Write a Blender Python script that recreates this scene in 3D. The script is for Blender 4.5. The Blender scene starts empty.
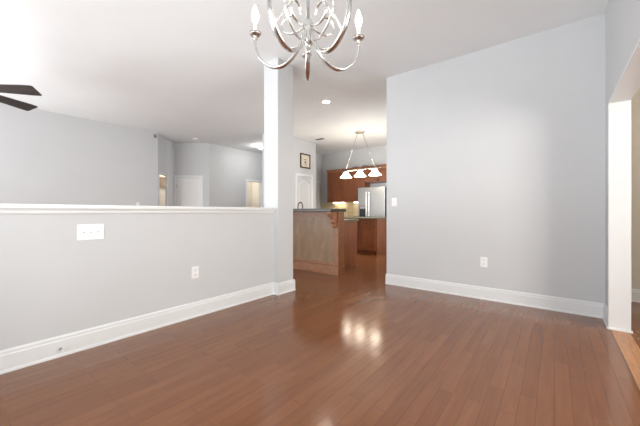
import bpy, bmesh, math, random
from mathutils import Vector, Matrix
C = bpy.context.scene.collection
S = bpy.context.scene
PI = math.pi
R = math.radians
random.seed(4)

# ------------------------------------------------------------------ camera, world, light, exposure
CEIL = 3.04
cam_d = bpy.data.cameras.new('camera'); cam = bpy.data.objects.new('camera', cam_d); C.objects.link(cam)
cam.location = (0, 0, 1.06); cam.rotation_euler = (R(90), 0, R(38))
cam_d.sensor_width = 36; cam_d.lens = 36 * 300 / 640; cam_d.shift_y = -0.0016
cam_d.clip_start = 0.02
S.camera = cam
S.view_settings.view_transform = 'Standard'; S.view_settings.look = 'None'
S.view_settings.gamma = 1; S.view_settings.use_curve_mapping = False
S.view_settings.exposure = 0.22

world = bpy.data.worlds.new('sky'); S.world = world; world.use_nodes = True
bg = world.node_tree.nodes['Background']
bg.inputs['Color'].default_value = (0.75, 0.87, 1.0, 1); bg.inputs['Strength'].default_value = 1.0

def light(name, kind, loc, energy, color=(1, 1, 1), size=None, rot=(0, 0, 0), spread=None, soft=None):
    d = bpy.data.lights.new(name, kind); d.energy = energy; d.color = color
    if kind == 'AREA':
        d.shape = 'RECTANGLE'; d.size, d.size_y = size
        if spread: d.spread = R(spread)
    if soft is not None: d.shadow_soft_size = soft
    o = bpy.data.objects.new(name, d); o.location = loc; o.rotation_euler = rot; C.objects.link(o)
    o['kind'] = 'helper'
    return o
# daylight entering by the windows behind the camera (just outside each pane)
DAY = (0.975, 0.985, 1.0)
UP = R(90 + 38)  # upward tilt added to brighten the ceiling, as light off the ground outside
light('daylight_dining', 'AREA', (-1.20, -1.62, 1.30), 118, DAY, (2.7, 1.9), (UP, 0, 0))
light('daylight_living_west', 'AREA', (-6.41, -3.02, 1.3), 125, DAY, (1.9, 1.9), (UP, 0, 0))
light('daylight_living_east', 'AREA', (-4.11, -3.02, 1.3), 140, DAY, (1.9, 1.9), (UP, 0, 0))
light('added_living_wall_light', 'AREA', (-8.15, -1.2, 1.35), 140, DAY, (1.8, 1.9), (UP, 0, R(-90)))  # added with an invented window, to brighten the east wall and ceiling
light('daylight_hall', 'AREA', (3.35, 1.89, 1.4), 210, (1.0, 0.93, 0.84), (1.6, 1.8), (R(90+12), 0, R(90)))
light('daylight_kitchen', 'AREA', (-0.85, 6.22, 1.5), 80, DAY, (1.7, 1.4), (R(90+15), 0, R(90)))

# ------------------------------------------------------------------ materials
def nmat(name):
    m = bpy.data.materials.new(name); m.use_nodes = True
    return m, m.node_tree.nodes, m.node_tree.links, m.node_tree.nodes['Principled BSDF']
def simple(name, col, rough=0.5, metal=0.0, bump=0.0, scale=200, var=0.0, vscale=6, coat=0.0, spec=0.5, stretch=None):
    m, N, L, P = nmat(name)
    P.inputs['Base Color'].default_value = (*col, 1)
    P.inputs['Roughness'].default_value = rough; P.inputs['Metallic'].default_value = metal
    P.inputs['Coat Weight'].default_value = coat; P.inputs['Specular IOR Level'].default_value = spec
    tc = N.new('ShaderNodeTexCoord'); mp = N.new('ShaderNodeMapping'); L.new(tc.outputs['Object'], mp.inputs['Vector'])
    if stretch: mp.inputs['Scale'].default_value = stretch
    if var:
        n = N.new('ShaderNodeTexNoise'); n.inputs['Scale'].default_value = vscale; n.inputs['Detail'].default_value = 4
        L.new(mp.outputs['Vector'], n.inputs['Vector'])
        r = N.new('ShaderNodeValToRGB')
        r.color_ramp.elements[0].position = 0.3; r.color_ramp.elements[1].position = 0.7
        r.color_ramp.elements[0].color = (*[c * (1 - var) for c in col], 1)
        r.color_ramp.elements[1].color = (*[min(1, c * (1 + var)) for c in col], 1)
        L.new(n.outputs['Fac'], r.inputs['Fac']); L.new(r.outputs['Color'], P.inputs['Base Color'])
    if bump:
        n = N.new('ShaderNodeTexNoise'); n.inputs['Scale'].default_value = scale; n.inputs['Detail'].default_value = 2
        L.new(mp.outputs['Vector'], n.inputs['Vector'])
        b = N.new('ShaderNodeBump'); b.inputs['Strength'].default_value = bump; b.inputs['Distance'].default_value = 0.002
        L.new(n.outputs['Fac'], b.inputs['Height']); L.new(b.outputs['Normal'], P.inputs['Normal'])
    return m
def emit(name, col, strength, base=(1, 1, 1)):
    m, N, L, P = nmat(name)
    P.inputs['Base Color'].default_value = (*base, 1)
    P.inputs['Emission Color'].default_value = (*col, 1); P.inputs['Emission Strength'].default_value = strength
    P.inputs['Roughness'].default_value = 0.3
    return m

M = {}
M['wall'] = simple('wall_paint', (0.60, 0.612, 0.622), 0.6, bump=0.08, scale=260, var=0.012, vscale=2, spec=0.25)
M['warm_wall'] = simple('warm_wall_paint', (0.62, 0.57, 0.50), 0.6, bump=0.05, scale=260, var=0.02, spec=0.25)
M['cream_wall'] = simple('cream_wall_paint', (0.80, 0.76, 0.69), 0.6, bump=0.05, scale=260, var=0.02, spec=0.25)
M['ceiling'] = simple('ceiling_paint', (0.89, 0.915, 0.92), 0.85, bump=0.1, scale=220, var=0.01, vscale=2, spec=0.1)
M['trim'] = simple('white_trim', (0.76, 0.775, 0.78), 0.32, var=0.015, vscale=3)
M['door'] = simple('white_door', (0.80, 0.79, 0.78), 0.4, var=0.015, vscale=3)
M['plate'] = simple('white_plastic', (0.86, 0.86, 0.86), 0.3, var=0.01)
M['slot'] = simple('dark_slot', (0.12, 0.12, 0.12), 0.5, var=0.05)
M['nickel'] = simple('satin_nickel', (0.70, 0.69, 0.67), 0.24, 1.0, var=0.10, vscale=30)
M['dark_nickel'] = simple('aged_nickel', (0.48, 0.44, 0.40), 0.3, 1.0, var=0.15, vscale=30)
M['bronze'] = simple('dark_bronze', (0.05, 0.035, 0.028), 0.35, 0.8, var=0.1)
M['steel'] = simple('stainless_steel', (0.37, 0.365, 0.35), 0.33, 1.0, var=0.06, vscale=3, stretch=(60, 60, 1))
M['black'] = simple('black_plastic', (0.015, 0.015, 0.017), 0.35, var=0.1)
M['granite'] = simple('dark_green_granite', (0.055, 0.045, 0.030), 0.28, var=0.6, vscale=90)
M['granite_lit'] = simple('granite_lit_tone', (0.17, 0.15, 0.095), 0.3, var=0.4, vscale=90)  # same stone as the bar top, lightened in colour as if lit
M['blade'] = simple('dark_walnut_blade', (0.045, 0.038, 0.035), 0.35, var=0.35, vscale=8, stretch=(2, 14, 14))
M['candle'] = simple('ivory_candle_sleeve', (0.85, 0.83, 0.78), 0.45, var=0.02)
M['frame_wood'] = simple('dark_frame_wood', (0.06, 0.035, 0.022), 0.4, var=0.3, vscale=30)
M['paper'] = simple('framed_print', (0.66, 0.60, 0.50), 0.6, var=0.12, vscale=9)
M['blind'] = simple('woven_blind', (0.36, 0.27, 0.20), 0.7, var=0.25, vscale=10, stretch=(1, 1, 12))
M['bulb'] = emit('bulb_glow', (1.0, 0.93, 0.82), 20)
M['shade'] = emit('glass_shade_glow', (1.0, 0.86, 0.68), 20.0, (0.9, 0.85, 0.78))
M['downlight'] = emit('downlight_glow', (1.0, 0.95, 0.87), 150)
M['globe'] = emit('globe_glow', (1.0, 0.97, 0.93), 120)
M['fill_globe'] = emit('fill_globe_glow', (1.0, 0.95, 0.87), 110)  # glow of the unseen flush lamps added for fill
M['undercab'] = emit('undercabinet_glow', (1.0, 0.86, 0.6), 16)
M['threshold'] = simple('oak_threshold', (0.42, 0.20, 0.09), 0.35, var=0.2, vscale=8, stretch=(8, 1, 8))

def wood(name, c0, c1, rough=0.35, scale=(18, 18, 1.2), coat=0.15):
    m, N, L, P = nmat(name)
    tc = N.new('ShaderNodeTexCoord'); mp = N.new('ShaderNodeMapping'); mp.inputs['Scale'].default_value = scale
    L.new(tc.outputs['Object'], mp.inputs['Vector'])
    n = N.new('ShaderNodeTexNoise'); n.inputs['Scale'].default_value = 2.2; n.inputs['Detail'].default_value = 6
    n.inputs['Distortion'].default_value = 0.6
    L.new(mp.outputs['Vector'], n.inputs['Vector'])
    r = N.new('ShaderNodeValToRGB'); r.color_ramp.elements[0].position = 0.3; r.color_ramp.elements[1].position = 0.72
    r.color_ramp.elements[0].color = (*c0, 1); r.color_ramp.elements[1].color = (*c1, 1)
    L.new(n.outputs['Fac'], r.inputs['Fac']); L.new(r.outputs['Color'], P.inputs['Base Color'])
    P.inputs['Roughness'].default_value = rough; P.inputs['Coat Weight'].default_value = coat
    P.inputs['Coat Roughness'].default_value = 0.2
    return m
M['cabinet'] = wood('cherry_cabinet', (0.185, 0.055, 0.020), (0.31, 0.108, 0.042))
M['cabinet_trim'] = wood('cherry_trim', (0.25, 0.10, 0.042), (0.36, 0.155, 0.07))
M['bar_panel'] = wood('stained_bar_panel', (0.155, 0.085, 0.036), (0.25, 0.145, 0.07), 0.4, (4, 4, 1.2))
M['bar_frame'] = wood('stained_bar_frame', (0.18, 0.068, 0.024), (0.28, 0.115, 0.045), 0.35, (10, 10, 10))

def floor_mat():
    m, N, L, P = nmat('hardwood_floor')
    tc = N.new('ShaderNodeTexCoord')
    mp = N.new('ShaderNodeMapping'); mp.inputs['Rotation'].default_value = (0, 0, R(90))
    L.new(tc.outputs['Object'], mp.inputs['Vector'])
    def brick(c1, c2, mortar):
        b = N.new('ShaderNodeTexBrick')
        b.offset = 0.37; b.offset_frequency = 2; b.squash = 1.0
        b.inputs['Scale'].default_value = 1.0; b.inputs['Brick Width'].default_value = 0.62
        b.inputs['Row Height'].default_value = 0.078; b.inputs['Mortar Size'].default_value = 0.0011
        b.inputs['Mortar Smooth'].default_value = 0.3; b.inputs['Bias'].default_value = 0.0
        b.inputs['Color1'].default_value = c1; b.inputs['Color2'].default_value = c2; b.inputs['Mortar'].default_value = mortar
        L.new(mp.outputs['Vector'], b.inputs['Vector']); return b
    b = brick((0.190, 0.071, 0.028, 1), (0.222, 0.086, 0.035, 1), (0.10, 0.037, 0.016, 1))
    mg = N.new('ShaderNodeMapping'); mg.inputs['Scale'].default_value = (14, 1.1, 1)
    L.new(tc.outputs['Object'], mg.inputs['Vector'])
    g = N.new('ShaderNodeTexNoise'); g.inputs['Scale'].default_value = 2.5; g.inputs['Detail'].default_value = 7; g.inputs['Distortion'].default_value = 0.8
    L.new(mg.outputs['Vector'], g.inputs['Vector'])
    gr = N.new('ShaderNodeValToRGB'); gr.color_ramp.elements[0].position = 0.28; gr.color_ramp.elements[1].position = 0.75
    gr.color_ramp.elements[0].color = (0.88, 0.87, 0.86, 1); gr.color_ramp.elements[1].color = (1.08, 1.09, 1.10, 1)
    L.new(g.outputs['Fac'], gr.inputs['Fac'])
    mx = N.new('ShaderNodeMix'); mx.data_type = 'RGBA'; mx.blend_type = 'MULTIPLY'; mx.inputs['Factor'].default_value = 1
    L.new(b.outputs['Color'], mx.inputs['A']); L.new(gr.outputs['Color'], mx.inputs['B'])
    L.new(mx.outputs['Result'], P.inputs['Base Color'])
    # gloss
    rn = N.new('ShaderNodeTexNoise'); rn.inputs['Scale'].default_value = 3; rn.inputs['Detail'].default_value = 3
    L.new(tc.outputs['Object'], rn.inputs['Vector'])
    rr = N.new('ShaderNodeMapRange'); rr.inputs['To Min'].default_value = 0.12; rr.inputs['To Max'].default_value = 0.20
    L.new(rn.outputs['Fac'], rr.inputs['Value']); L.new(rr.outputs['Result'], P.inputs['Roughness'])
    P.inputs['Specular IOR Level'].default_value = 0.5
    # each board lies at its own tiny tilt and the joints sink a little
    hb = N.new('ShaderNodeMath'); hb.operation = 'MULTIPLY_ADD'; hb.inputs[1].default_value = -1.0; hb.inputs[2].default_value = 1.0
    L.new(b.outputs['Fac'], hb.inputs[0])
    hn = N.new('ShaderNodeTexNoise'); hn.inputs['Scale'].default_value = 9; hn.inputs['Detail'].default_value = 2
    L.new(tc.outputs['Object'], hn.inputs['Vector'])
    ha = N.new('ShaderNodeMath'); ha.operation = 'MULTIPLY_ADD'; ha.inputs[1].default_value = 1.2
    L.new(hn.outputs['Fac'], ha.inputs[0]); L.new(hb.outputs[0], ha.inputs[2])
    bp = N.new('ShaderNodeBump'); bp.inputs['Strength'].default_value = 0.35; bp.inputs['Distance'].default_value = 0.002
    L.new(ha.outputs[0], bp.inputs['Height']); L.new(bp.outputs['Normal'], P.inputs['Normal'])
    return m
M['floor'] = floor_mat()

def tile_mat():
    m, N, L, P = nmat('backsplash_tile')
    tc = N.new('ShaderNodeTexCoord'); mp = N.new('ShaderNodeMapping'); mp.inputs['Rotation'].default_value = (R(90), R(45), 0)
    L.new(tc.outputs['Object'], mp.inputs['Vector'])
    b = N.new('ShaderNodeTexBrick'); b.offset = 0; b.inputs['Scale'].default_value = 1
    b.inputs['Brick Width'].default_value = 0.13; b.inputs['Row Height'].default_value = 0.13; b.inputs['Mortar Size'].default_value = 0.004
    b.inputs['Color1'].default_value = (0.62, 0.52, 0.33, 1); b.inputs['Color2'].default_value = (0.70, 0.61, 0.42, 1)
    b.inputs['Mortar'].default_value = (0.45, 0.38, 0.26, 1)
    L.new(mp.outputs['Vector'], b.inputs['Vector']); L.new(b.outputs['Color'], P.inputs['Base Color'])
    P.inputs['Roughness'].default_value = 0.4
    return m
M['tile'] = tile_mat()

def glass_mat():
    m, N, L, P = nmat('window_glass')
    N.remove(P)
    t = N.new('ShaderNodeBsdfTransparent'); g = N.new('ShaderNodeBsdfGlossy'); g.inputs['Roughness'].default_value = 0.02
    f = N.new('ShaderNodeFresnel'); f.inputs['IOR'].default_value = 1.45
    x = N.new('ShaderNodeMixShader'); L.new(f.outputs[0], x.inputs[0]); L.new(t.outputs[0], x.inputs[1]); L.new(g.outputs[0], x.inputs[2])
    L.new(x.outputs[0], N['Material Output'].inputs['Surface'])
    return m
M['glass'] = glass_mat()

# ------------------------------------------------------------------ mesh helpers
def bx(bm, x0, y0, z0, x1, y1, z1):
    vs = [bm.verts.new(p) for p in ((x0, y0, z0), (x1, y0, z0), (x1, y1, z0), (x0, y1, z0), (x0, y0, z1), (x1, y0, z1), (x1, y1, z1), (x0, y1, z1))]
    for f in ((3, 2, 1, 0), (4, 5, 6, 7), (0, 1, 5, 4), (1, 2, 6, 5), (2, 3, 7, 6), (3, 0, 4, 7)):
        bm.faces.new([vs[i] for i in f])
    return bm
def prism(bm, pts, z0, z1, axis='z'):
    """extrude a closed outline; axis x: pts are (y,z); axis y: pts are (x,z)"""
    def P(p, t):
        return {'z': (p[0], p[1], t), 'x': (t, p[0], p[1]), 'y': (p[0], t, p[1])}[axis]
    a = [bm.verts.new(P(p, z0)) for p in pts]; b = [bm.verts.new(P(p, z1)) for p in pts]
    n = len(pts)
    bm.faces.new(a); bm.faces.new(list(reversed(b)))
    for i in range(n): bm.faces.new((a[i], b[i], b[(i + 1) % n], a[(i + 1) % n]))
    return bm
def lathe(bm, prof, n=24, c=(0, 0, 0), axis='z'):
    rings = []
    for r, z in prof:
        ring = []
        for k in range(n):
            a = 2 * PI * k / n; x, y = r * math.cos(a), r * math.sin(a)
            p = (x, y, z) if axis == 'z' else (x, -z, y)      # axis 'y': profile grows towards -y
            ring.append(bm.verts.new((p[0] + c[0], p[1] + c[1], p[2] + c[2])))
        rings.append(ring)
    for i in range(len(rings) - 1):
        for k in range(n):
            bm.faces.new((rings[i][k], rings[i][(k + 1) % n], rings[i + 1][(k + 1) % n], rings[i + 1][k]))
    if prof[0][0] > 1e-4: bm.faces.new(list(reversed(rings[0])))
    if prof[-1][0] > 1e-4: bm.faces.new(rings[-1])
    return bm
def smooth_path(pts, sub=6):
    pts = [Vector(p) for p in pts]; out = []
    for i in range(len(pts) - 1):
        p0 = pts[max(i - 1, 0)]; p1 = pts[i]; p2 = pts[i + 1]; p3 = pts[min(i + 2, len(pts) - 1)]
        for k in range(sub):
            t = k / sub
            out.append(0.5 * ((2 * p1) + (p2 - p0) * t + (2 * p0 - 5 * p1 + 4 * p2 - p3) * t * t + (3 * p1 - p0 - 3 * p2 + p3) * t ** 3))
    out.append(pts[-1]); return out
def tube(bm, pts, r, n=8, side=None, w=None):
    """sweep an ellipse (r across, w along `side`) along pts"""
    pts = [Vector(p) for p in pts]; m = len(pts); rings = []
    ref = Vector(side).normalized() if side else None; prev = None
    for i, p in enumerate(pts):
        t = (pts[min(i + 1, m - 1)] - pts[max(i - 1, 0)]).normalized()
        if ref is not None: u = (ref - t * ref.dot(t)).normalized()
        else:
            u = prev if prev is not None else (Vector((0, 0, 1)) if abs(t.z) < 0.9 else Vector((1, 0, 0)))
            u = (u - t * u.dot(t)).normalized(); prev = u
        v = t.cross(u)
        rr = r[i] if isinstance(r, (list, tuple)) else r
        ww = (w if w else rr)
        if isinstance(r, (list, tuple)) and w: ww = w * rr / max(r)
        rings.append([bm.verts.new(p + u * ww * math.cos(2 * PI * k / n) + v * rr * math.sin(2 * PI * k / n)) for k in range(n)])
    for i in range(m - 1):
        for k in range(n): bm.faces.new((rings[i][k], rings[i][(k + 1) % n], rings[i + 1][(k + 1) % n], rings[i + 1][k]))
    bm.faces.new(list(reversed(rings[0]))); bm.faces.new(rings[-1])
    return bm
def B(): return bmesh.new()
def obj(name, bm, mat, parent=None, bevel=0.0, smooth=False, loc=None, rotz=None, seg=2):
    bmesh.ops.recalc_face_normals(bm, faces=bm.faces)
    me = bpy.data.meshes.new(name); bm.to_mesh(me); bm.free()
    me.materials.append(M[mat] if isinstance(mat, str) else mat)
    if smooth:
        for p in me.polygons: p.use_smooth = True
    o = bpy.data.objects.new(name, me); C.objects.link(o)
    if parent is not None: o.parent = parent
    if loc: o.location = loc
    if rotz is not None: o.rotation_euler = (0, 0, rotz)
    if bevel:
        b = o.modifiers.new('bevel', 'BEVEL'); b.width = bevel; b.segments = seg; b.limit_method = 'ANGLE'; b.angle_limit = R(40)
    return o
def tag(o, label=None, cat=None, group=None, kind=None):
    if label: o['label'] = label
    if cat: o['category'] = cat
    if group: o['group'] = group
    if kind: o['kind'] = kind
    return o
def thing(name, label, cat, loc=(0, 0, 0), rotz=0, group=None):
    o = bpy.data.objects.new(name, None); C.objects.link(o); o.location = loc; o.rotation_euler = (0, 0, rotz)
    o.empty_display_size = 0.05
    return tag(o, label, cat, group)
def struct(name, bm, mat, loc=None, rotz=None, bevel=0.0, parent=None, label=None, cat=None):
    o = obj(name, bm, mat, parent, bevel, loc=loc, rotz=rotz)
    if parent is None:
        o['kind'] = 'structure'
        if label: o['label'] = label
        if cat: o['category'] = cat
    return o
def copy_tree(o, parent=None):
    c = o.copy(); C.objects.link(c); c.parent = parent
    for ch in o.children: copy_tree(ch, c)
    return c

# ------------------------------------------------------------------ walls: front face on the right-hand side of p0 -> p1
def frame_of(p0, p1):
    u = Vector((p1[0] - p0[0], p1[1] - p0[1])); return u.length, math.atan2(u.y, u.x)
def wall(name, p0, p1, t=0.12, z0=0.0, z1=CEIL, holes=(), mat='wall', label='', bevel=0.0):
    Lw, a = frame_of(p0, p1); bm = B(); s = 0.0
    for (s0, s1, h0, h1) in sorted(holes):
        if s0 > s: bx(bm, s, 0, z0, s0, t, z1)
        if h0 > z0: bx(bm, s0, 0, z0, s1, t, h0)
        if h1 < z1: bx(bm, s0, 0, h1, s1, t, z1)
        s = s1
    if s < Lw: bx(bm, s, 0, z0, Lw, t, z1)
    return struct(name, bm, mat, (p0[0], p0[1], 0), a, bevel, label=label, cat='wall')
def baseboard(name, p0, p1, gaps=(), label='', h=0.15):
    Lw, a = frame_of(p0, p1); bm = B(); s = 0.0
    prof = [(0, 0), (-0.024, 0), (-0.024, 0.010), (-0.017, 0.022), (-0.017, h - 0.035), (-0.013, h - 0.026), (-0.013, h - 0.012), (-0.006, h), (0, h)]
    for (s0, s1) in list(gaps) + [(Lw, Lw)]:
        if s0 > s: prism(bm, prof, s, s0, 'x')
        s = s1
    return struct(name, bm, 'trim', (p0[0], p0[1], 0), a, label=label, cat='baseboard')

bm = B(); bx(bm, -10.5, -3.3, -0.1, 3.6, 9.6, 0.0)
struct('floor', bm, 'floor', label='glossy reddish brown hardwood plank floor', cat='floor')
bm = B(); bx(bm, -10.5, -3.3, CEIL, 3.6, 9.6, CEIL + 0.12)
struct('ceiling', bm, 'ceiling', label='flat white ceiling running over all the rooms', cat='ceiling')

# dining room
wall('wall_north', (-1.955, 4.10), (0.40, 4.10), label='large grey wall with one outlet near its middle')
baseboard('baseboard_north', (-1.955, 4.10), (0.40, 4.10), label='white baseboard along the large grey wall')
# return of that wall towards the kitchen (free end)
baseboard('baseboard_north_end', (-1.955, 4.22), (-1.955, 4.10), label='white baseboard around the free end of the large wall')
wall('wall_east', (0.40, 4.10), (0.40, -1.3), 0.12, holes=((0.34, 3.3, 0.0, 2.055),), label='grey wall above and beside the wide opening')
baseboard('baseboard_east', (0.40, 4.10), (0.40, 3.76), label='short white baseboard between corner and opening')
baseboard('baseboard_east_south', (0.40, 0.8), (0.40, -1.3), label='white baseboard south of the wide opening')
wall('wall_south', (0.54, -1.3), (-2.86, -1.3), 0.14, holes=((0.44, 3.04, 0.75, 2.5),), label='grey dining wall behind the camera with a window')
baseboard('baseboard_south', (0.40, -1.3), (-2.84, -1.3), label='white baseboard under the dining window')
# white lining of the opening
bm = B(); bx(bm, 0.385, 3.745, 0, 0.53, 3.76, 2.055); o = struct('trim_jamb_north', bm, 'trim', bevel=0.002, label='white jamb of the wide opening at right', cat='trim')
bm = B(); bx(bm, 0.385, 0.80, 0, 0.53, 0.815, 2.055); struct('trim_jamb_south', bm, 'trim', bevel=0.002, label='white jamb at the near end of the wide opening', cat='trim')
bm = B(); bx(bm, 0.385, 0.80, 2.04, 0.53, 3.76, 2.055); struct('trim_head', bm, 'trim', bevel=0.002, label='white lining under the header of the wide opening', cat='trim')
bm = B(); bx(bm, 0.372, 3.735, 0, 0.385, 3.775, 0.02); bx(bm, 0.385, 3.730, 0, 0.54, 3.745, 0.02)
struct('trim_shoe', bm, 'trim', bevel=0.003, label='white shoe moulding at the foot of the jamb', cat='trim')
bm = B(); bx(bm, 0.40, 0.82, 0.0, 0.52, 3.729, 0.004); struct('trim_threshold', bm, 'threshold', label='light oak threshold in the wide opening', cat='trim')

# half wall, its cap and the column
bm = B(); bx(bm, -2.985, -1.3, 0, -2.868, 2.695, 1.085)
struct('wall_half', bm, 'wall', label='low grey half wall between dining and living rooms', cat='wall')
bm = B()
bx(bm, -3.02, -1.3, 1.085, -2.825, 2.694, 1.115)
prism(bm, [(-2.868, 1.045), (-2.855, 1.045), (-2.850, 1.055), (-2.848, 1.07), (-2.838, 1.085), (-2.868, 1.085)], -1.3, 2.694, 'y')
prism(bm, [(-2.985, 1.045), (-2.985, 1.085), (-3.009, 1.085), (-2.997, 1.07), (-2.997, 1.055), (-2.992, 1.045)], -1.3, 2.694, 'y')
struct('trim_cap', bm, 'trim', bevel=0.004, label='white cap and moulding on top of the half wall', cat='trim')
baseboard('baseboard_west', (-2.868, -1.3), (-2.868, 2.695), label='white baseboard along the half wall')
bm = B(); bx(bm, -3.056, 2.695, 0, -2.79, 2.98, CEIL)
struct('column', bm, 'wall', bevel=0.004, label='square grey column at the end of the half wall', cat='column')
baseboard('baseboard_column', (-2.79, 2.695), (-2.79, 2.98), label='white baseboard on the near face of the column')
baseboard('baseboard_column_front', (-2.868, 2.695), (-2.766, 2.695), label='narrow white baseboard on the column edge beside the half wall')
baseboard('baseboard_column_back', (-2.766, 2.98), (-3.056, 2.98), label='white baseboard on the kitchen face of the column')

# living room
wall('wall_west', (-7.85, -2.7), (-7.85, 3.43), holes=((0.6, 2.4, 0.65, 2.5),), label='long grey far wall of the living room')
baseboard('baseboard_living_west', (-7.85, -2.7), (-7.85, 3.43), label='white baseboard of the long living room wall')
wall('wall_living_south', (-2.86, -2.7), (-7.97, -2.7), 0.14, holes=((0.35, 2.15, 0.65, 2.5), (2.65, 4.45, 0.65, 2.5)), label='living room wall with two windows')
wall('wall_living_east', (-2.86, -1.3), (-2.86, -2.84), 0.12, label='short living room wall south of the half wall')
# niche with two doors
P1, P2, P3, P4 = (-7.85, 3.43), (-8.36, 3.90), (-8.53, 4.18), (-7.85, 4.86)
L12, _ = frame_of(P1, P2)
wall('wall_niche_south', P1, P2, 0.04, holes=((0.075, L12 - 0.03, 0, 2.04),), label='narrow diagonal wall with an open doorway')
wall('wall_niche_west', P2, P3, 0.03, label='short dark wall between the two niche doors')
L34, _ = frame_of(P3, P4)
wall('wall_niche_north', P3, P4, 0.1, holes=((0.055, 0.715, 0, 2.04),), label='diagonal grey wall with closed white door')
wall('wall_foyer', (-7.85, 4.86), (-7.85, 8.7), 0.12, holes=((1.36, 1.94, 0, 2.06),), label='pale lit wall with doorway beside the column')
wall('wall_foyer_north', (-7.97, 8.7), (-6.30, 8.7), label='end wall of the foyer')
# pantry block
wall('wall_pantry', (-5.45, 5.1), (-5.45, 6.78), 0.40, holes=(), label='grey wall with white pantry door and framed print')
wall('wall_kitchen_west', (-6.36, 6.78), (-6.36, 8.3), label='kitchen wall corner beyond the pantry')
wall('wall_kitchen_link', (-6.48, 6.78), (-5.85, 6.78), 0.12, label='wall joining the pantry to the kitchen corner')
wall('wall_kitchen_north', (-6.36, 8.22), (-1.0, 8.22), label='kitchen wall behind the cabinets and refrigerator')
wall('wall_kitchen_east', (-1.1, 8.22), (-1.1, 4.22), 0.14, holes=((1.1, 2.9, 1.0, 2.4),), label='kitchen wall hidden behind the large dining wall')
bm = B(); bx(bm, -1.1, 4.12, 0, -0.96, 4.22, CEIL); bm.free()
baseboard('baseboard_pantry', (-5.45, 5.1), (-5.45, 6.78), gaps=((0.79, 1.54),), label='white baseboard of the pantry wall')
# hall beyond the opening
wall('wall_hall_north', (0.40, 5.09), (3.3, 5.09), mat='warm_wall', label='beige lit wall seen through the opening at right')
baseboard('baseboard_hall', (0.40, 5.09), (3.1, 5.09), label='white baseboard of the beige hall wall')
wall('wall_hall_east', (3.1, 5.09), (3.1, -1.3), 0.14, holes=((2.4, 4.0, 0.7, 2.4),), mat='warm_wall', label='far hall wall with a window')
wall('wall_hall_south', (3.24, -1.3), (0.54, -1.3), 0.12, mat='warm_wall', label='hall wall south end')
wall('wall_hall_west', (0.40, 5.21), (0.40, 4.10), 0.14, mat='warm_wall', label='short hall wall behind the large wall corner')
wall('wall_kitchen_south', (0.40, 4.22), (-1.1, 4.22), 0.02, label='thin kitchen face of the large wall') if False else None
# small rooms behind the open doorways
wall('wall_den', (-9.6, 3.3), (-9.6, 5.5), 0.1, mat='cream_wall', label='cream wall of the room behind the narrow doorway')
wall('wall_den_south', (-7.99, 3.2), (-9.7, 3.2), 0.1, mat='cream_wall', label='cream side wall of the room behind the narrow doorway')
wall('wall_bath', (-9.3, 5.6), (-9.3, 7.7), 0.1, mat='cream_wall', label='cream wall of the room behind the foyer doorway')
wall('wall_bath_north', (-9.4, 7.6), (-7.97, 7.6), 0.1, mat='cream_wall', label='cream side wall of the room behind the foyer doorway')
wall('wall_bath_south', (-7.97, 5.5), (-9.7, 5.5), 0.1, mat='cream_wall', label='partition between the two back rooms')

# ------------------------------------------------------------------ windows
def window(n, loc, rotz, w, h, cols=2):
    t = bpy.data.objects.new('window_%d' % n, None); C.objects.link(t); t.location = loc; t.rotation_euler = (0, 0, rotz); t['kind'] = 'structure'
    t['label'] = 'white framed window %s' % {1: 'behind the camera in the dining room', 2: 'in the living room nearest the half wall', 3: 'in the living room far corner', 6: 'added out of view near the south end of the long living room wall', 4: 'in the hall', 5: 'in the kitchen'}[n]
    t['category'] = 'window'
    bm = B(); f = 0.05
    bx(bm, -w/2, 0.03, 0, -w/2+f, 0.10, h); bx(bm, w/2-f, 0.03, 0, w/2, 0.10, h)
    bx(bm, -w/2+f, 0.03, 0, w/2-f, 0.10, f); bx(bm, -w/2+f, 0.03, h-f, w/2-f, 0.10, h)
    bx(bm, -w/2+f, 0.04, h/2-.02, w/2-f, 0.09, h/2+.02)
    for k in range(1, cols): x = -w/2 + w*k/cols; bx(bm, x-.02, 0.04, f, x+.02, 0.09, h-f)
    c = 0.08
    bx(bm, -w/2-c, -0.02, -0.0, -w/2, 0.0, h); bx(bm, w/2, -0.02, 0, w/2+c, 0.0, h); bx(bm, -w/2-c, -0.02, h, w/2+c, 0.0, h+c)
    obj('frame', bm, 'trim', t)
    bm = B(); bx(bm, -w/2-c, -0.05, -0.03, w/2+c, 0.03, 0.0); obj('sill', bm, 'trim', t)
    bm = B(); bx(bm, -w/2+f, 0.062, f, w/2-f, 0.066, h-f); obj('pane', bm, 'glass', t)
window(1, (-1.20, -1.3, 0.75), PI, 2.6, 1.75, 3)
window(2, (-4.11, -2.7, 0.65), PI, 1.8, 1.85)
window(3, (-6.41, -2.7, 0.65), PI, 1.8, 1.85)
window(6, (-7.85, -1.2, 0.65), PI/2, 1.8, 1.85)  # invented window, added so light reaches the east wall
window(4, (3.1, 1.89, 0.7), -PI/2, 1.6, 1.7)
window(5, (-1.1, 6.22, 1.0), -PI/2, 1.8, 1.4)

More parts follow.
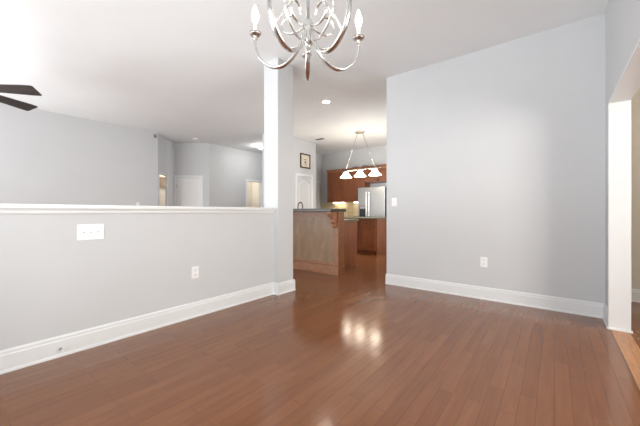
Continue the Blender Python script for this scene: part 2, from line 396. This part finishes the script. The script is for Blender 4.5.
# ------------------------------------------------------------------ doors
def casing(w, h, c=0.065, t=0.018):
    bm = B()
    bx(bm, -w/2-c, -t, 0, -w/2, 0, h + c); bx(bm, w/2, -t, 0, w/2+c, 0, h + c); bx(bm, -w/2, -t, h, w/2, 0, h + c)
    return bm
def leaf_mesh(w, h, th=0.035):
    bm = B(); bx(bm, -w/2, 0, 0.01, w/2, th, h)
    m = 0.115 if w > 0.65 else 0.09
    def ring(pts):
        pts = [Vector((p[0], -0.001, p[1])) for p in pts]; pts.append(pts[0])
        tube(bm, pts, 0.014, 6, side=(0, 1, 0), w=0.012)
    lo, mid, hi = 0.22, 0.86, h - 0.20
    ring([(-w/2+m, lo), (w/2-m, lo), (w/2-m, mid-.06), (-w/2+m, mid-.06)])
    arch = [(-w/2+m, mid+.06), (w/2-m, mid+.06), (w/2-m, hi-.02)]
    for k in range(1, 12):
        a = k / 12; x = (w/2-m) - a * (w - 2*m); arch.append((x, hi - .02 + .10 * math.sin(PI*a) ** 1.3))
    arch.append((-w/2+m, hi-.02)); ring(arch)
    return bm
def door(n, loc, rotz, w, h, label, knob_side=1, leaf=True, opened=None, ccut=None):
    t = bpy.data.objects.new('door_%d' % n, None); C.objects.link(t); t.location = loc; t.rotation_euler = (0, 0, rotz)
    t['kind'] = 'structure'; t['label'] = label; t['category'] = 'door'
    obj('casing', casing(w, h, ccut or 0.065), 'trim', t, bevel=0.003)
    if leaf:
        l = obj('leaf', leaf_mesh(w-.006, h-.004), 'door', t)
        if opened is not None:
            l.location = (-knob_side*w/2, 0.1, 0); l.rotation_euler = (0, 0, opened)
            for v in l.data.vertices: v.co.x += knob_side * w/2
        else: l.location = (0, 0.006, 0)
        bm = B(); x = knob_side * (w/2 - 0.06)
        lathe(bm, [(0.026, 0), (0.026, 0.008), (0.010, 0.012), (0.010, 0.035), (0.022, 0.042), (0.026, 0.055), (0.018, 0.066), (0.0, 0.068)], 16, (x, 0, 0.95), 'y')
        if opened is None: obj('knob', bm, 'nickel', l, smooth=True)
        else: bm.free()
        bm = B(); hx = -knob_side * (w/2 - 0.008)
        for z in (0.25, 1.02, 1.80): bx(bm, hx-.008, -0.006, z-.045, hx+.008, 0, z+.045)
        if opened is None: obj('hinge', bm, 'dark_nickel', l)
        else: bm.free()
    return t
nA = math.atan2(P4[1]-P3[1], P4[0]-P3[0])
def along(p, q, s, off=0.0):
    Lw, a = frame_of(p, q); return (p[0]+math.cos(a)*s+math.sin(a)*off, p[1]+math.sin(a)*s-math.cos(a)*off, 0)
door(1, along(P3, P4, 0.385), nA, 0.66, 2.04, 'closed white arched panel door in the living room niche', 1)
a12 = frame_of(P1, P2)[1]
door(2, along(P1, P2, (0.075 + L12 - 0.03) / 2), a12, L12 - 0.105, 2.04, 'white cased narrow doorway beside the long living room wall', 1, leaf=False, ccut=0.028)
door(3, (-7.85, 6.51, 0), PI/2, 0.58, 2.06, 'white cased doorway in the pale wall beside the column', -1, leaf=False)
door(4, (-5.45, 6.265, 0), PI/2, 0.60, 2.04, 'closed white pantry door under the framed print', 1)
door(5, (-6.36, 7.72, 0), PI/2, 0.66, 2.06, 'white door at the kitchen corner beyond the pantry', -1)

# woven blind in the room behind the narrow doorway
bm = B(); bx(bm, -0.75, 0, 0, 0.75, 0.03, 0.31)
for k in range(5): bx(bm, -0.75, -0.008, k*0.062, 0.75, 0, k*0.062+0.045)
o = obj('window_blind', bm, 'blind', loc=(-9.56, 4.55, 1.84), rotz=PI/2)
tag(o, 'brown woven blind glimpsed high through the narrow doorway', 'blind')

# ------------------------------------------------------------------ kitchen
def shaker(bm, x0, z0, x1, z1, y=0.0, t=0.02, m=0.055):
    """frame and raised panel door, front at y-t"""
    bx(bm, x0, y-t, z0, x0+m, y, z1); bx(bm, x1-m, y-t, z0, x1, y, z1)
    bx(bm, x0+m, y-t, z0, x1-m, y, z0+m); bx(bm, x0+m, y-t, z1-m, x1-m, y, z1)
    bx(bm, x0+m, y-t*0.2, z0+m, x1-m, y, z1-m)
    g = 0.02
    if x1-x0 > 2*(m+g)+.03 and z1-z0 > 2*(m+g)+.03: bx(bm, x0+m+g, y-t*0.7, z0+m+g, x1-m-g, y-t*.2, z1-m-g)
def knob(parent, x, z, y=-0.02, mat='bronze'):
    bm = B(); lathe(bm, [(0.006, 0), (0.006, 0.012), (0.014, 0.016), (0.015, 0.024), (0.0, 0.029)], 12, (x, y, z), 'y'); return obj('knob', bm, mat, parent, smooth=True)

# upper cabinets (three units) + one over the refrigerator
def upper(name, x, w, z0, z1, depth, label, doors=1, group=None):
    t = thing(name, label, 'cabinet', (x, 8.22-depth, z0), 0, group)
    h = z1 - z0
    bm = B(); bx(bm, 0.001, 0, 0, w-.001, depth-.001, h); obj('body', bm, 'cabinet', t)
    for k in range(doors):
        a, b = w*k/doors, w*(k+1)/doors
        bm = B(); shaker(bm, a+.006, .008, b-.006, h-.05); d = obj('door', bm, 'cabinet', t, bevel=0.002, seg=1)
        knob(d, b-.035 if k % 2 == 0 else a+.035, .06)
    bm = B(); prism(bm, [(0, h-.05), (-0.022, h-.05), (-0.03, h-.02), (-0.055, h+.015), (-0.055, h+.03), (0, h+.03)], 0.001, w-.001, 'x')
    obj('crown_moulding', bm, 'cabinet_trim', t)
    return t
wu = 1.38 / 3
G1 = 'cherry wall cabinets over the backsplash'
for k, lab in enumerate(('cherry upper cabinet at the left end, beside the kitchen corner', 'cherry upper cabinet in the middle, behind the leftmost pendant shade', 'cherry upper cabinet touching the refrigerator side')):
    upper('wall_cabinet', -5.84 + wu*k, wu, 1.37, 2.38, 0.35, lab, 2, G1)
upper('wall_cabinet', -4.455, 0.87, 1.93, 2.38, 0.35, 'wide short cherry cabinet above the refrigerator', 2)

# base cabinets under the backsplash, worktop, backsplash
for k, lab in enumerate(('cherry base cabinet in the kitchen corner, left of three against the wall', 'cherry base cabinet against the wall, middle of three', 'cherry base cabinet against the wall beside the refrigerator')):
    t = thing('base_cabinet', lab, 'cabinet', (-5.99+.51*k, 7.62, 0), 0, 'cherry base cabinets under the backsplash')
    bm = B(); bx(bm, .001, 0, .1, .509, .60, .88); bx(bm, .001, .06, 0, .509, .60, .1); obj('body', bm, 'cabinet', t)
    bm = B(); shaker(bm, .01, .12, .50, .68); d = obj('door', bm, 'cabinet', t); knob(d, .46, .62)
    bm = B(); shaker(bm, .01, .70, .50, .87, m=.035); d = obj('drawer', bm, 'cabinet', t); knob(d, .255, .785)
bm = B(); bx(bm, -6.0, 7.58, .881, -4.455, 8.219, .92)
tag(obj('worktop', bm, 'granite_lit', bevel=.006), 'dark granite worktop against the wall under the backsplash', 'worktop')
bm = B(); bx(bm, -6.34, 8.208, .921, -4.45, 8.219, 1.369)
struct('trim_backsplash', bm, 'tile', label='beige diagonal tile backsplash under the wall cabinets', cat='backsplash')
for x, lab in ((-5.55, 'small light bar under the left wall cabinets'), (-4.75, 'small light bar under the wall cabinet next to refrigerator')):
    bm = B(); bx(bm, -.2, -.03, -.018, .2, .03, -.001)
    o = obj('undercabinet_light', bm, 'undercab', loc=(x, 8.10, 1.37)); tag(o, lab, 'light', 'lights under the wall cabinets')

# refrigerator
t = thing('refrigerator', 'stainless steel side by side refrigerator with black dispenser', 'refrigerator', (-4.452, 7.46, 0))
W, H = 0.84, 1.755
bm = B(); bx(bm, 0, .06, .0, W, .70, H-.015); obj('body', bm, 'black', t, bevel=.004)
sx = 0.345
bm = B(); bx(bm, 0.002, 0, .06, sx-.003, .055, H); dl = obj('door', bm, 'steel', t, bevel=.012, seg=3)
bm = B(); bx(bm, sx+.003, 0, .06, W-.002, .055, H); dr = obj('door', bm, 'steel', t, bevel=.012, seg=3)
for p, x in ((dl, sx-.045), (dr, sx+.045)):
    bm = B(); tube(bm, smooth_path([(x, 0, .62), (x, -.045, .66), (x, -.055, .9), (x, -.055, 1.3), (x, -.045, 1.60), (x, 0, 1.64)]), .013, 10)
    obj('handle', bm, 'nickel', p, smooth=True)
bm = B(); bx(bm, .055, -.006, .93, .255, 0, 1.24); ds = obj('dispenser', bm, 'black', dl, bevel=.004)
bm = B(); bx(bm, .07, -.0075, 1.15, .24, -.006, 1.225); obj('control_panel', bm, 'steel', ds)
bm = B(); bx(bm, .01, .05, 0.0, W-.01, .06, .055); obj('grille', bm, 'black', t)

# kitchen island with worktop
t = thing('island_cabinet', 'cherry island cabinet with drawer and door in front of refrigerator', 'cabinet', (-4.75, 6.53, 0))
IW = 1.36
bm = B(); bx(bm, 0, 0, .10, IW, .53, .88); obj('body', bm, 'cabinet', t)
bm = B(); bx(bm, .05, .05, 0, IW-.05, .48, .10); obj('plinth', bm, 'cabinet', t)
bm = B(); bx(bm, IW, .0, .0, IW+.018, .53, .88); bx(bm, IW+.018, 0, 0, IW+.028, .05, .88); bx(bm, IW+.018, .48, 0, IW+.028, .53, .88); bx(bm, IW+.018, .05, .0, IW+.028, .48, .09); obj('side_panel', bm, 'cabinet', t, bevel=.002)
for k in range(3):
    a = .0 + k*IW/3; b = a + IW/3
    bm = B(); shaker(bm, a+.012, .12, b-.012, .69); d = obj('door', bm, 'cabinet_trim' if False else 'cabinet', t, bevel=.002, seg=1); knob(d, a+.05, .64)
    bm = B(); shaker(bm, a+.012, .715, b-.012, .865, m=.03); d = obj('drawer', bm, 'cabinet', t, bevel=.002, seg=1); knob(d, (a+b)/2, .79)
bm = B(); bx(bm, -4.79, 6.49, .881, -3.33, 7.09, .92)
tag(obj('worktop', bm, 'granite_lit', bevel=.008), 'dark granite worktop on the island in front of the refrigerator', 'worktop')

# peninsula: raised bar, lower sink cabinet behind
t = thing('breakfast_bar', 'stained wood breakfast bar with framed panel and carved bracket', 'bar', (-4.75, 4.165, 0))
BW = 1.875
bm = B(); bx(bm, 0, 0.012, 0, BW, .18, 1.061); obj('body', bm, 'bar_panel', t)
bm = B()
bx(bm, 0, -.004, .16, .05, .012, 1.061); bx(bm, BW-.075, -.004, .0, BW+.012, .012, 1.061)
bx(bm, .05, -.004, .975, BW-.075, .012, 1.061); bx(bm, .05, -.004, .155, BW-.075, .012, .20)
bx(bm, BW, .012, 0, BW+.012, .18, 1.061)
obj('face_frame', bm, 'bar_frame', t, bevel=.003)
bm = B(); prism(bm, [(0, 0), (-.03, 0), (-.03, .012), (-.020, .024), (-.020, .12), (-.008, .145), (0, .15)], 0.0, BW+.024, 'x')
for v in bm.verts: v.co.y -= .004
bx(bm, BW+.012, -.004, 0, BW+.028, .185, .145)
obj('base_moulding', bm, 'bar_frame', t)
def corbel(x):
    bm = B()
    out = [(0, 0), (-.205, 0), (-.205, -.028), (-.19, -.045), (-.165, -.05), (-.15, -.075), (-.125, -.105), (-.10, -.11), (-.085, -.135), (-.08, -.17), (-.06, -.195), (-.038, -.205), (-.032, -.235), (-.02, -.262), (0, -.275)]
    prism(bm, out, x-.035, x+.035, 'x')
    lathe_pts = [(-.125, -.055, .032), (-.045, -.18, .024)]
    for cy, cz, r in lathe_pts:
        for s in (-1, 1):
            ring = [Vector((x+s*.037, cy+(r*(1-.06*k))*math.cos(k*.55), cz+(r*(1-.06*k))*math.sin(k*.55))) for k in range(15)]
            tube(bm, ring, .006, 6)
    for v in bm.verts: v.co.z += 1.061; v.co.y -= .004
    return bm
obj('bracket', corbel(BW-.05), 'cabinet_trim', t, bevel=.003)
obj('bracket', corbel(.35), 'cabinet_trim', t, bevel=.003)
bm = B(); bx(bm, -4.80, 3.925, 1.062, -2.845, 4.39, 1.118)  # thickened slab; its dark edge also stands in for the shadow beneath
tag(obj('bar_top', bm, 'granite', bevel=.008), 'raised dark granite bar top over the breakfast bar', 'worktop')
t = thing('sink_cabinet', 'cherry sink cabinet with plain end panel behind the breakfast bar', 'cabinet', (-4.75, 4.346, 0))
bm = B(); bx(bm, 0, 0, .10, 1.66, .76, .88); bx(bm, 0, 0, 0, 1.60, .70, .10); obj('body', bm, 'cabinet', t)
bm = B(); bx(bm, 1.66, 0, 0.0, 1.68, .76, .88); obj('end_panel', bm, 'cabinet', t, bevel=.002)
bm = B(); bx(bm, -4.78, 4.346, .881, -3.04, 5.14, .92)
tag(obj('worktop', bm, 'granite_lit', bevel=.008), 'lower granite worktop behind the raised bar, holding the faucet', 'worktop')
t = thing('faucet', 'dark arched kitchen faucet rising behind the breakfast bar', 'faucet', (-4.19, 4.62, .92))
bm = B(); lathe(bm, [(.028, 0), (.028, .01), (.018, .02), (.015, .06), (.013, .07)], 16); obj('base', bm, 'bronze', t, smooth=True)
bm = B(); pts = [(0, 0, .06), (0, 0, .22)] + [(.055-.055*math.cos(a), .02*math.sin(a/2), .25+.09*math.sin(a)) for a in [k*PI/10 for k in range(1, 11)]] + [(.112, .02, .20)]
tube(bm, smooth_path(pts, 3), .011, 10); obj('spout', bm, 'bronze', t, smooth=True)
bm = B(); tube(bm, [(0, 0, .05), (0, .03, .06), (0, .07, .10)], .007, 8); obj('lever', bm, 'bronze', t, smooth=True)

# pendant over the island
t = thing('island_pendant', 'nickel three shade pendant hanging over the kitchen island', 'pendant light', (-3.78, 6.44, CEIL))
bm = B(); lathe(bm, [(.0, -.045), (.03, -.043), (.085, -.028), (.095, -.01), (.095, 0)], 24)
for v in bm.verts: v.co.x *= 1.35
obj('canopy', bm, 'dark_nickel', t, smooth=True)
zb = 2.105 - CEIL
for s in (-1, 1):
    bm = B(); tube(bm, [(s*.07, 0, -.03), (s*.41, 0, zb+.02)], .007, 6); obj('rod', bm, 'nickel', t, smooth=True)
bm = B(); tube(bm, [(-.56, 0, zb), (.56, 0, zb)], .014, 8); obj('crossbar', bm, 'nickel', t, smooth=True)
for s in (-1, 1):
    bm = B(); pts = [(s*.53, 0, zb+.01), (s*.48, 0, zb+.05), (s*.38, 0, zb+.04), (s*.27, 0, zb+.04), (s*.18, 0, zb+.075), (s*.10, 0, zb+.085), (s*.06, 0, zb+.055), (s*.12, 0, zb+.04), (s*.16, 0, zb+.06)]
    tube(bm, smooth_path(pts, 5), .010, 6); obj('scroll', bm, 'bronze', t, smooth=True)
for x in (-.41, 0, .41):
    bm = B(); lathe(bm, [(.02, zb-.005), (.03, zb-.03), (.02, zb-.04)], 12, (x, 0, 0)); obj('socket', bm, 'nickel', t, smooth=True)
    bm = B(); lathe(bm, [(.035, zb-.035), (.055, zb-.05), (.075, zb-.085), (.10, zb-.12), (.138, zb-.158), (.148, zb-.166), (.142, zb-.169), (.09, zb-.130), (.07, zb-.10), (.03, zb-.06)], 24, (x, 0, 0)); obj('shade', bm, 'shade', t, smooth=True)

# ------------------------------------------------------------------ chandelier
HX, HY, HZ = -0.918, 1.083, 1.930
t = thing('chandelier', 'satin nickel five arm chandelier with scrolls and candle bulbs', 'chandelier', (HX, HY, CEIL))
z0 = HZ - CEIL
bm = B(); lathe(bm, [(0, -.05), (.012, -.048), (.03, -.035), (.062, -.012), (.065, 0)], 24); obj('canopy', bm, 'nickel', t, smooth=True)
bm = B(); zc = -.045; k = 0
while zc > z0 + .44:
    pts = []
    for q in range(13):
        a = 2*PI*q/12; u = .011*math.cos(a); pts.append((u if k % 2 else 0, 0 if k % 2 else u, zc - .017 + .019*math.sin(a)))
    tube(bm, pts, .0028, 5); zc -= .029; k += 1
obj('chain', bm, 'nickel', t, smooth=True)
bm = B(); lathe(bm, [(0, z0+.43), (.010, z0+.425), (.014, z0+.40), (.008, z0+.385), (.008, z0+.36), (.022, z0+.35), (.024, z0+.335), (.010, z0+.325), (.008, z0+.24), (.007, z0+.04), (.018, z0+.035), (.026, z0+.02), (.026, z0-.05), (.030, z0-.055), (.030, z0-.07), (.016, z0-.08), (.010, z0-.10), (.015, z0-.11), (.008, z0-.125), (0, z0-.128)], 20)
obj('stem', bm, 'nickel', t, smooth=True)
RA = 0.272
for i in range(5):
    ang = R(128 + 4 + 72*i); ca, sa = math.cos(ang), math.sin(ang); side = (-sa, ca, 0)
    rv = lambda L_: [(r*ca, r*sa, z0+z) for r, z in L_]
    prof = [(RA, -.005), (RA+.001, -.035), (RA-.008, -.08), (RA-.035, -.125), (RA-.085, -.163), (RA-.135, -.168), (.09, -.145), (.055, -.105), (.034, -.06), (.026, -.02)]
    pth = smooth_path(rv(prof), 6); n_ = len(pth)
    bm = B(); tube(bm, pth, [.0050 + .0020*math.sin(PI*q/(n_-1)) for q in range(n_)], 10, side=side, w=.0138); arm = obj('arm', bm, 'nickel', t, smooth=True)
    prof = [(.022, -.06), (.07, -.085), (.12, -.065), (.160, -.025), (.176, .02), (.158, .065), (.115, .11), (.078, .155), (.052, .21), (.040, .27), (.030, .32), (.012, .345)]
    pth = smooth_path(rv(prof), 5); n_ = len(pth)
    bm = B(); tube(bm, pth, [.0030 + .0012*math.sin(PI*q/(n_-1)) for q in range(n_)], 8, side=side, w=.007); obj('upper_scroll', bm, 'nickel', t, smooth=True)
    prof = [(.024, .005), (.05, -.010), (.088, -.016), (.120, -.002), (.134, .029), (.120, .060), (.094, .071), (.066, .060), (.056, .034)]
    pth = smooth_path(rv(prof), 5); n_ = len(pth)
    bm = B(); tube(bm, pth, .0032, 8, side=side, w=.007); obj('curl', bm, 'nickel', t, smooth=True)
    c = (RA*ca, RA*sa, z0)
    bm = B(); lathe(bm, [(0, -.022), (.008, -.02), (.012, -.012), (.008, -.004), (.014, .0), (.026, .006), (.030, .014), (.027, .014), (.012, .008), (.012, .012), (0, .012)], 20, c); cup = obj('candle_cup', bm, 'dark_nickel', arm, smooth=True)
    bm = B(); lathe(bm, [(.0095, .010), (.0095, .062), (.008, .064), (0, .064)], 16, c); obj('candle_sleeve', bm, 'candle', arm, smooth=True)
    bm = B(); lathe(bm, [(.006, .064), (.012, .074), (.0165, .092), (.0155, .112), (.009, .134), (.003, .152), (0, .156)], 16, c); obj('bulb', bm, 'bulb', arm, smooth=True)

# ------------------------------------------------------------------ ceiling fan in the living room
t = thing('ceiling_fan', 'dark bladed ceiling fan hanging over the living room', 'ceiling fan', (-5.06, .165, CEIL))
bm = B(); lathe(bm, [(0, -.09), (.02, -.088), (.05, -.05), (.07, 0)], 24); obj('canopy', bm, 'bronze', t, smooth=True)
bm = B(); tube(bm, [(0, 0, -.06), (0, 0, -.50)], .013, 12); obj('downrod', bm, 'bronze', t, smooth=True)
bm = B(); lathe(bm, [(.02, -0.495), (.06, -0.515), (.12, -0.545), (.135, -0.595), (.125, -0.655), (.08, -0.685), (.05, -0.705), (0, -0.710)], 32); obj('motor', bm, 'bronze', t, smooth=True)
bm = B(); lathe(bm, [(.05, -0.705), (.09, -0.725), (.12, -0.775), (.10, -0.835), (.05, -0.865), (0, -0.875)], 32); obj('light_bowl', bm, 'candle', t, smooth=True)
FB = R(48)
for i in range(5):
    a = FB + R(72*i)
    bm = B(); out = [(.18, -.055), (.30, -.066), (.62, -.084), (.71, -.084), (.722, -.072), (.722, .072), (.71, .084), (.62, .084), (.30, .066), (.18, .055)]
    prism(bm, out, -.004, .004)
    b = obj('blade', bm, 'blade', t, bevel=.002); b.matrix_local = Matrix.Translation((0, 0, -.62)) @ Matrix.Rotation(a, 4, 'Z') @ Matrix.Rotation(R(-17), 4, 'X')
    bm = B(); prism(bm, [(.11, -.015), (.17, -.02), (.21, -.045), (.25, -.03), (.25, .03), (.21, .045), (.17, .02), (.11, .015)], .0045, .010)
    br = obj('bracket', bm, 'bronze', b)

# ------------------------------------------------------------------ ceiling fixtures
def downlight(loc, label):
    t = thing('recessed_light', label, 'ceiling light', loc, 0, 'round recessed ceiling lights')
    bm = B(); n = 32
    lathe(bm, [(.062, -.0005), (.066, -.008), (.088, -.006), (.092, -.0005)], n); obj('trim_ring', bm, 'trim', t, smooth=True)
    bm = B(); lathe(bm, [(0, -.003), (.063, -.003), (.063, -.0005)], n); obj('lamp', bm, 'downlight', t)
downlight((-3.23, 4.31, CEIL), 'lit round recessed ceiling light between the column and bar')
t = thing('ceiling_vent', 'small white ceiling register near the pantry wall', 'vent', (-5.01, 6.41, CEIL), 0)
bm = B(); bx(bm, -.15, -.08, -.008, .15, -.06, 0); bx(bm, -.15, .06, -.008, .15, .08, 0); bx(bm, -.15, -.06, -.008, -.13, .06, 0); bx(bm, .13, -.06, -.008, .15, .06, 0); obj('frame', bm, 'trim', t)
bm = B()
for k in range(6): bx(bm, -.13, -.055+.02*k, -.010, .13, -.047+.02*k, -.002)
obj('louvre', bm, 'slot', t)
t = thing('smoke_detector', 'round white smoke detector on the ceiling before the niche', 'smoke detector', (-7.60, 4.30, CEIL))
bm = B(); lathe(bm, [(0, -.035), (.035, -.034), (.055, -.025), (.065, -.01), (.068, 0)], 24); obj('body', bm, 'plate', t, smooth=True)
bm = B(); lathe(bm, [(.05, -.029), (.056, -.026)], 24); bm.free()
t = thing('motion_sensor', 'small grey sensor high on the corner of the long wall', 'sensor', (-7.849, 3.36, 2.95), PI/2)
bm = B(); bx(bm, -.03, -.04, -.045, .03, 0, .045); obj('body', bm, 'steel', t, bevel=.01)
bm = B(); bx(bm, -.02, -.043, -.03, .02, -.04, .005); obj('lens', bm, 'slot', t)

# foyer pendant globe
t = thing('foyer_light', 'bright flush globe light on the foyer ceiling beside the column', 'ceiling light', (-6.90, 6.0, CEIL))
bm = B(); lathe(bm, [(.10, -.03), (.12, -.025), (.125, 0)], 24); obj('base', bm, 'nickel', t, smooth=True)
bm = B(); lathe(bm, [(0, -.10), (.05, -.092), (.09, -.06), (.10, -.03)], 24); obj('globe', bm, 'globe', t, smooth=True)
# unseen ceiling lamps added to light the back rooms, the hall and the kitchen
for loc, lab in (((-8.9, 4.6, CEIL), 'added unseen flush lamp lighting the room behind the narrow doorway'), ((-8.7, 6.5, CEIL), 'added unseen flush lamp lighting the room behind the foyer doorway'), ((1.7, 3.6, CEIL), 'added unseen flush lamp lighting the hall beyond the wide opening')):
    t = thing('added_flush_light', lab, 'ceiling light', loc)
    bm = B(); lathe(bm, [(.13, -.03), (.15, -.025), (.155, 0)], 24); obj('base', bm, 'nickel', t, smooth=True)
    bm = B(); lathe(bm, [(0, -.11), (.06, -.10), (.11, -.06), (.13, -.03)], 24); obj('globe', bm, 'fill_globe', t, smooth=True)
downlight((-5.0, 4.6, CEIL), 'added recessed ceiling light over the sink, hidden by the column')  # unseen kitchen downlights added to brighten the bar and cabinets
downlight((-2.3, 5.2, CEIL), 'added unseen recessed ceiling light behind the large wall')
downlight((-2.3, 7.2, CEIL), 'added unseen recessed ceiling light deep behind the large wall')

# ------------------------------------------------------------------ wall plates
def plate(t, w, h):
    bm = B(); bx(bm, -w/2, -.006, -h/2, w/2, 0, h/2); return obj('cover_plate', bm, 'plate', t, bevel=.003, seg=3)
def outlet(loc, rotz, label):
    t = thing('wall_outlet', label, 'outlet', loc, rotz); plate(t, .078, .122)
    for s in (-1, 1):
        bm = B(); prism(bm, [(.017*math.cos(a), s*.024+.0145*math.sin(a)) for a in [k*PI/8 for k in range(16)]], -.009, -.006, 'y'); rc = obj('receptacle', bm, 'plate', t)
        bm = B(); bx(bm, -.008, -.0095, s*.024-.001, -.005, -.009, s*.024+.008); bx(bm, .005, -.0095, s*.024-.001, .008, -.009, s*.024+.008); bx(bm, -.002, -.0095, s*.024-.009, .002, -.009, s*.024-.005); obj('slots', bm, 'slot', rc)
outlet((-2.868, 1.615, .448), PI/2, 'white double outlet low on the half wall')
outlet((-.676, 4.10, .451), 0, 'white double outlet on the large right wall')
def switch(loc, rotz, n, label):
    t = thing('light_switch', label, 'light switch', loc, rotz); plate(t, .075 + .05*(n-1), .122)
    for k in range(n):
        x = (k-(n-1)/2)*.046
        bm = B(); bx(bm, x-.007, -.008, -.014, x+.007, -.006, .014); tg = obj('toggle_slot', bm, 'plate', t)
        bm = B(); prism(bm, [(-.008, -.006), (-.021, .004), (-.019, .010), (-.008, .006)], x-.0045, x+.0045, 'x'); obj('toggle', bm, 'plate', tg)
        for s in (-1, 1):
            bm = B(); lathe(bm, [(.003, .006), (.003, .0068), (0, .0068)], 8, (x, 0, s*.030), 'y'); obj('screw', bm, 'dark_nickel', t)
switch((-2.868, .748, .903), PI/2, 3, 'white three gang light switch on the half wall')
switch((-1.833, 4.10, 1.205), 0, 1, 'single white light switch at the left edge of the large wall')
switch((-7.85, 2.97, 1.23), PI/2, 1, 'small white switch just above the half wall cap, far side')

# door stop on the baseboard
t = thing('door_stop', 'tiny metal spring door stop on the half wall baseboard', 'door stop', (-2.845, .56, .06), PI/2)
bm = B(); lathe(bm, [(.010, 0), (.010, .004), (.006, .006), (.005, .03), (.005, .05)], 10, (0, 0, 0), 'y'); obj('spring', bm, 'dark_nickel', t, smooth=True)
bm = B(); lathe(bm, [(.008, .05), (.008, .062), (0, .063)], 10, (0, 0, 0), 'y'); obj('rubber_tip', bm, 'plate', t, smooth=True)

# framed print above the pantry door
t = thing('framed_print', 'small dark framed print above the pantry door', 'picture', (-5.449, 6.30, 2.47), PI/2)
w, h, f = .21, .20, .035
bm = B(); bx(bm, -w, -.025, -h, -w+f, 0, h); bx(bm, w-f, -.025, -h, w, 0, h); bx(bm, -w+f, -.025, -h, w-f, 0, -h+f); bx(bm, -w+f, -.025, h-f, w-f, 0, h); obj('frame', bm, 'frame_wood', t, bevel=.004)
bm = B(); bx(bm, -w+f, -.010, -h+f, w-f, 0, h-f); pr = obj('print', bm, 'paper', t)
bm = B(); bx(bm, -.05, -.012, .03, .06, -.010, .045); bx(bm, -.03, -.012, -.06, .03, -.010, -.01); bx(bm, -.08, -.012, -.10, .08, -.010, -.09); obj('motif', bm, 'frame_wood', pr)
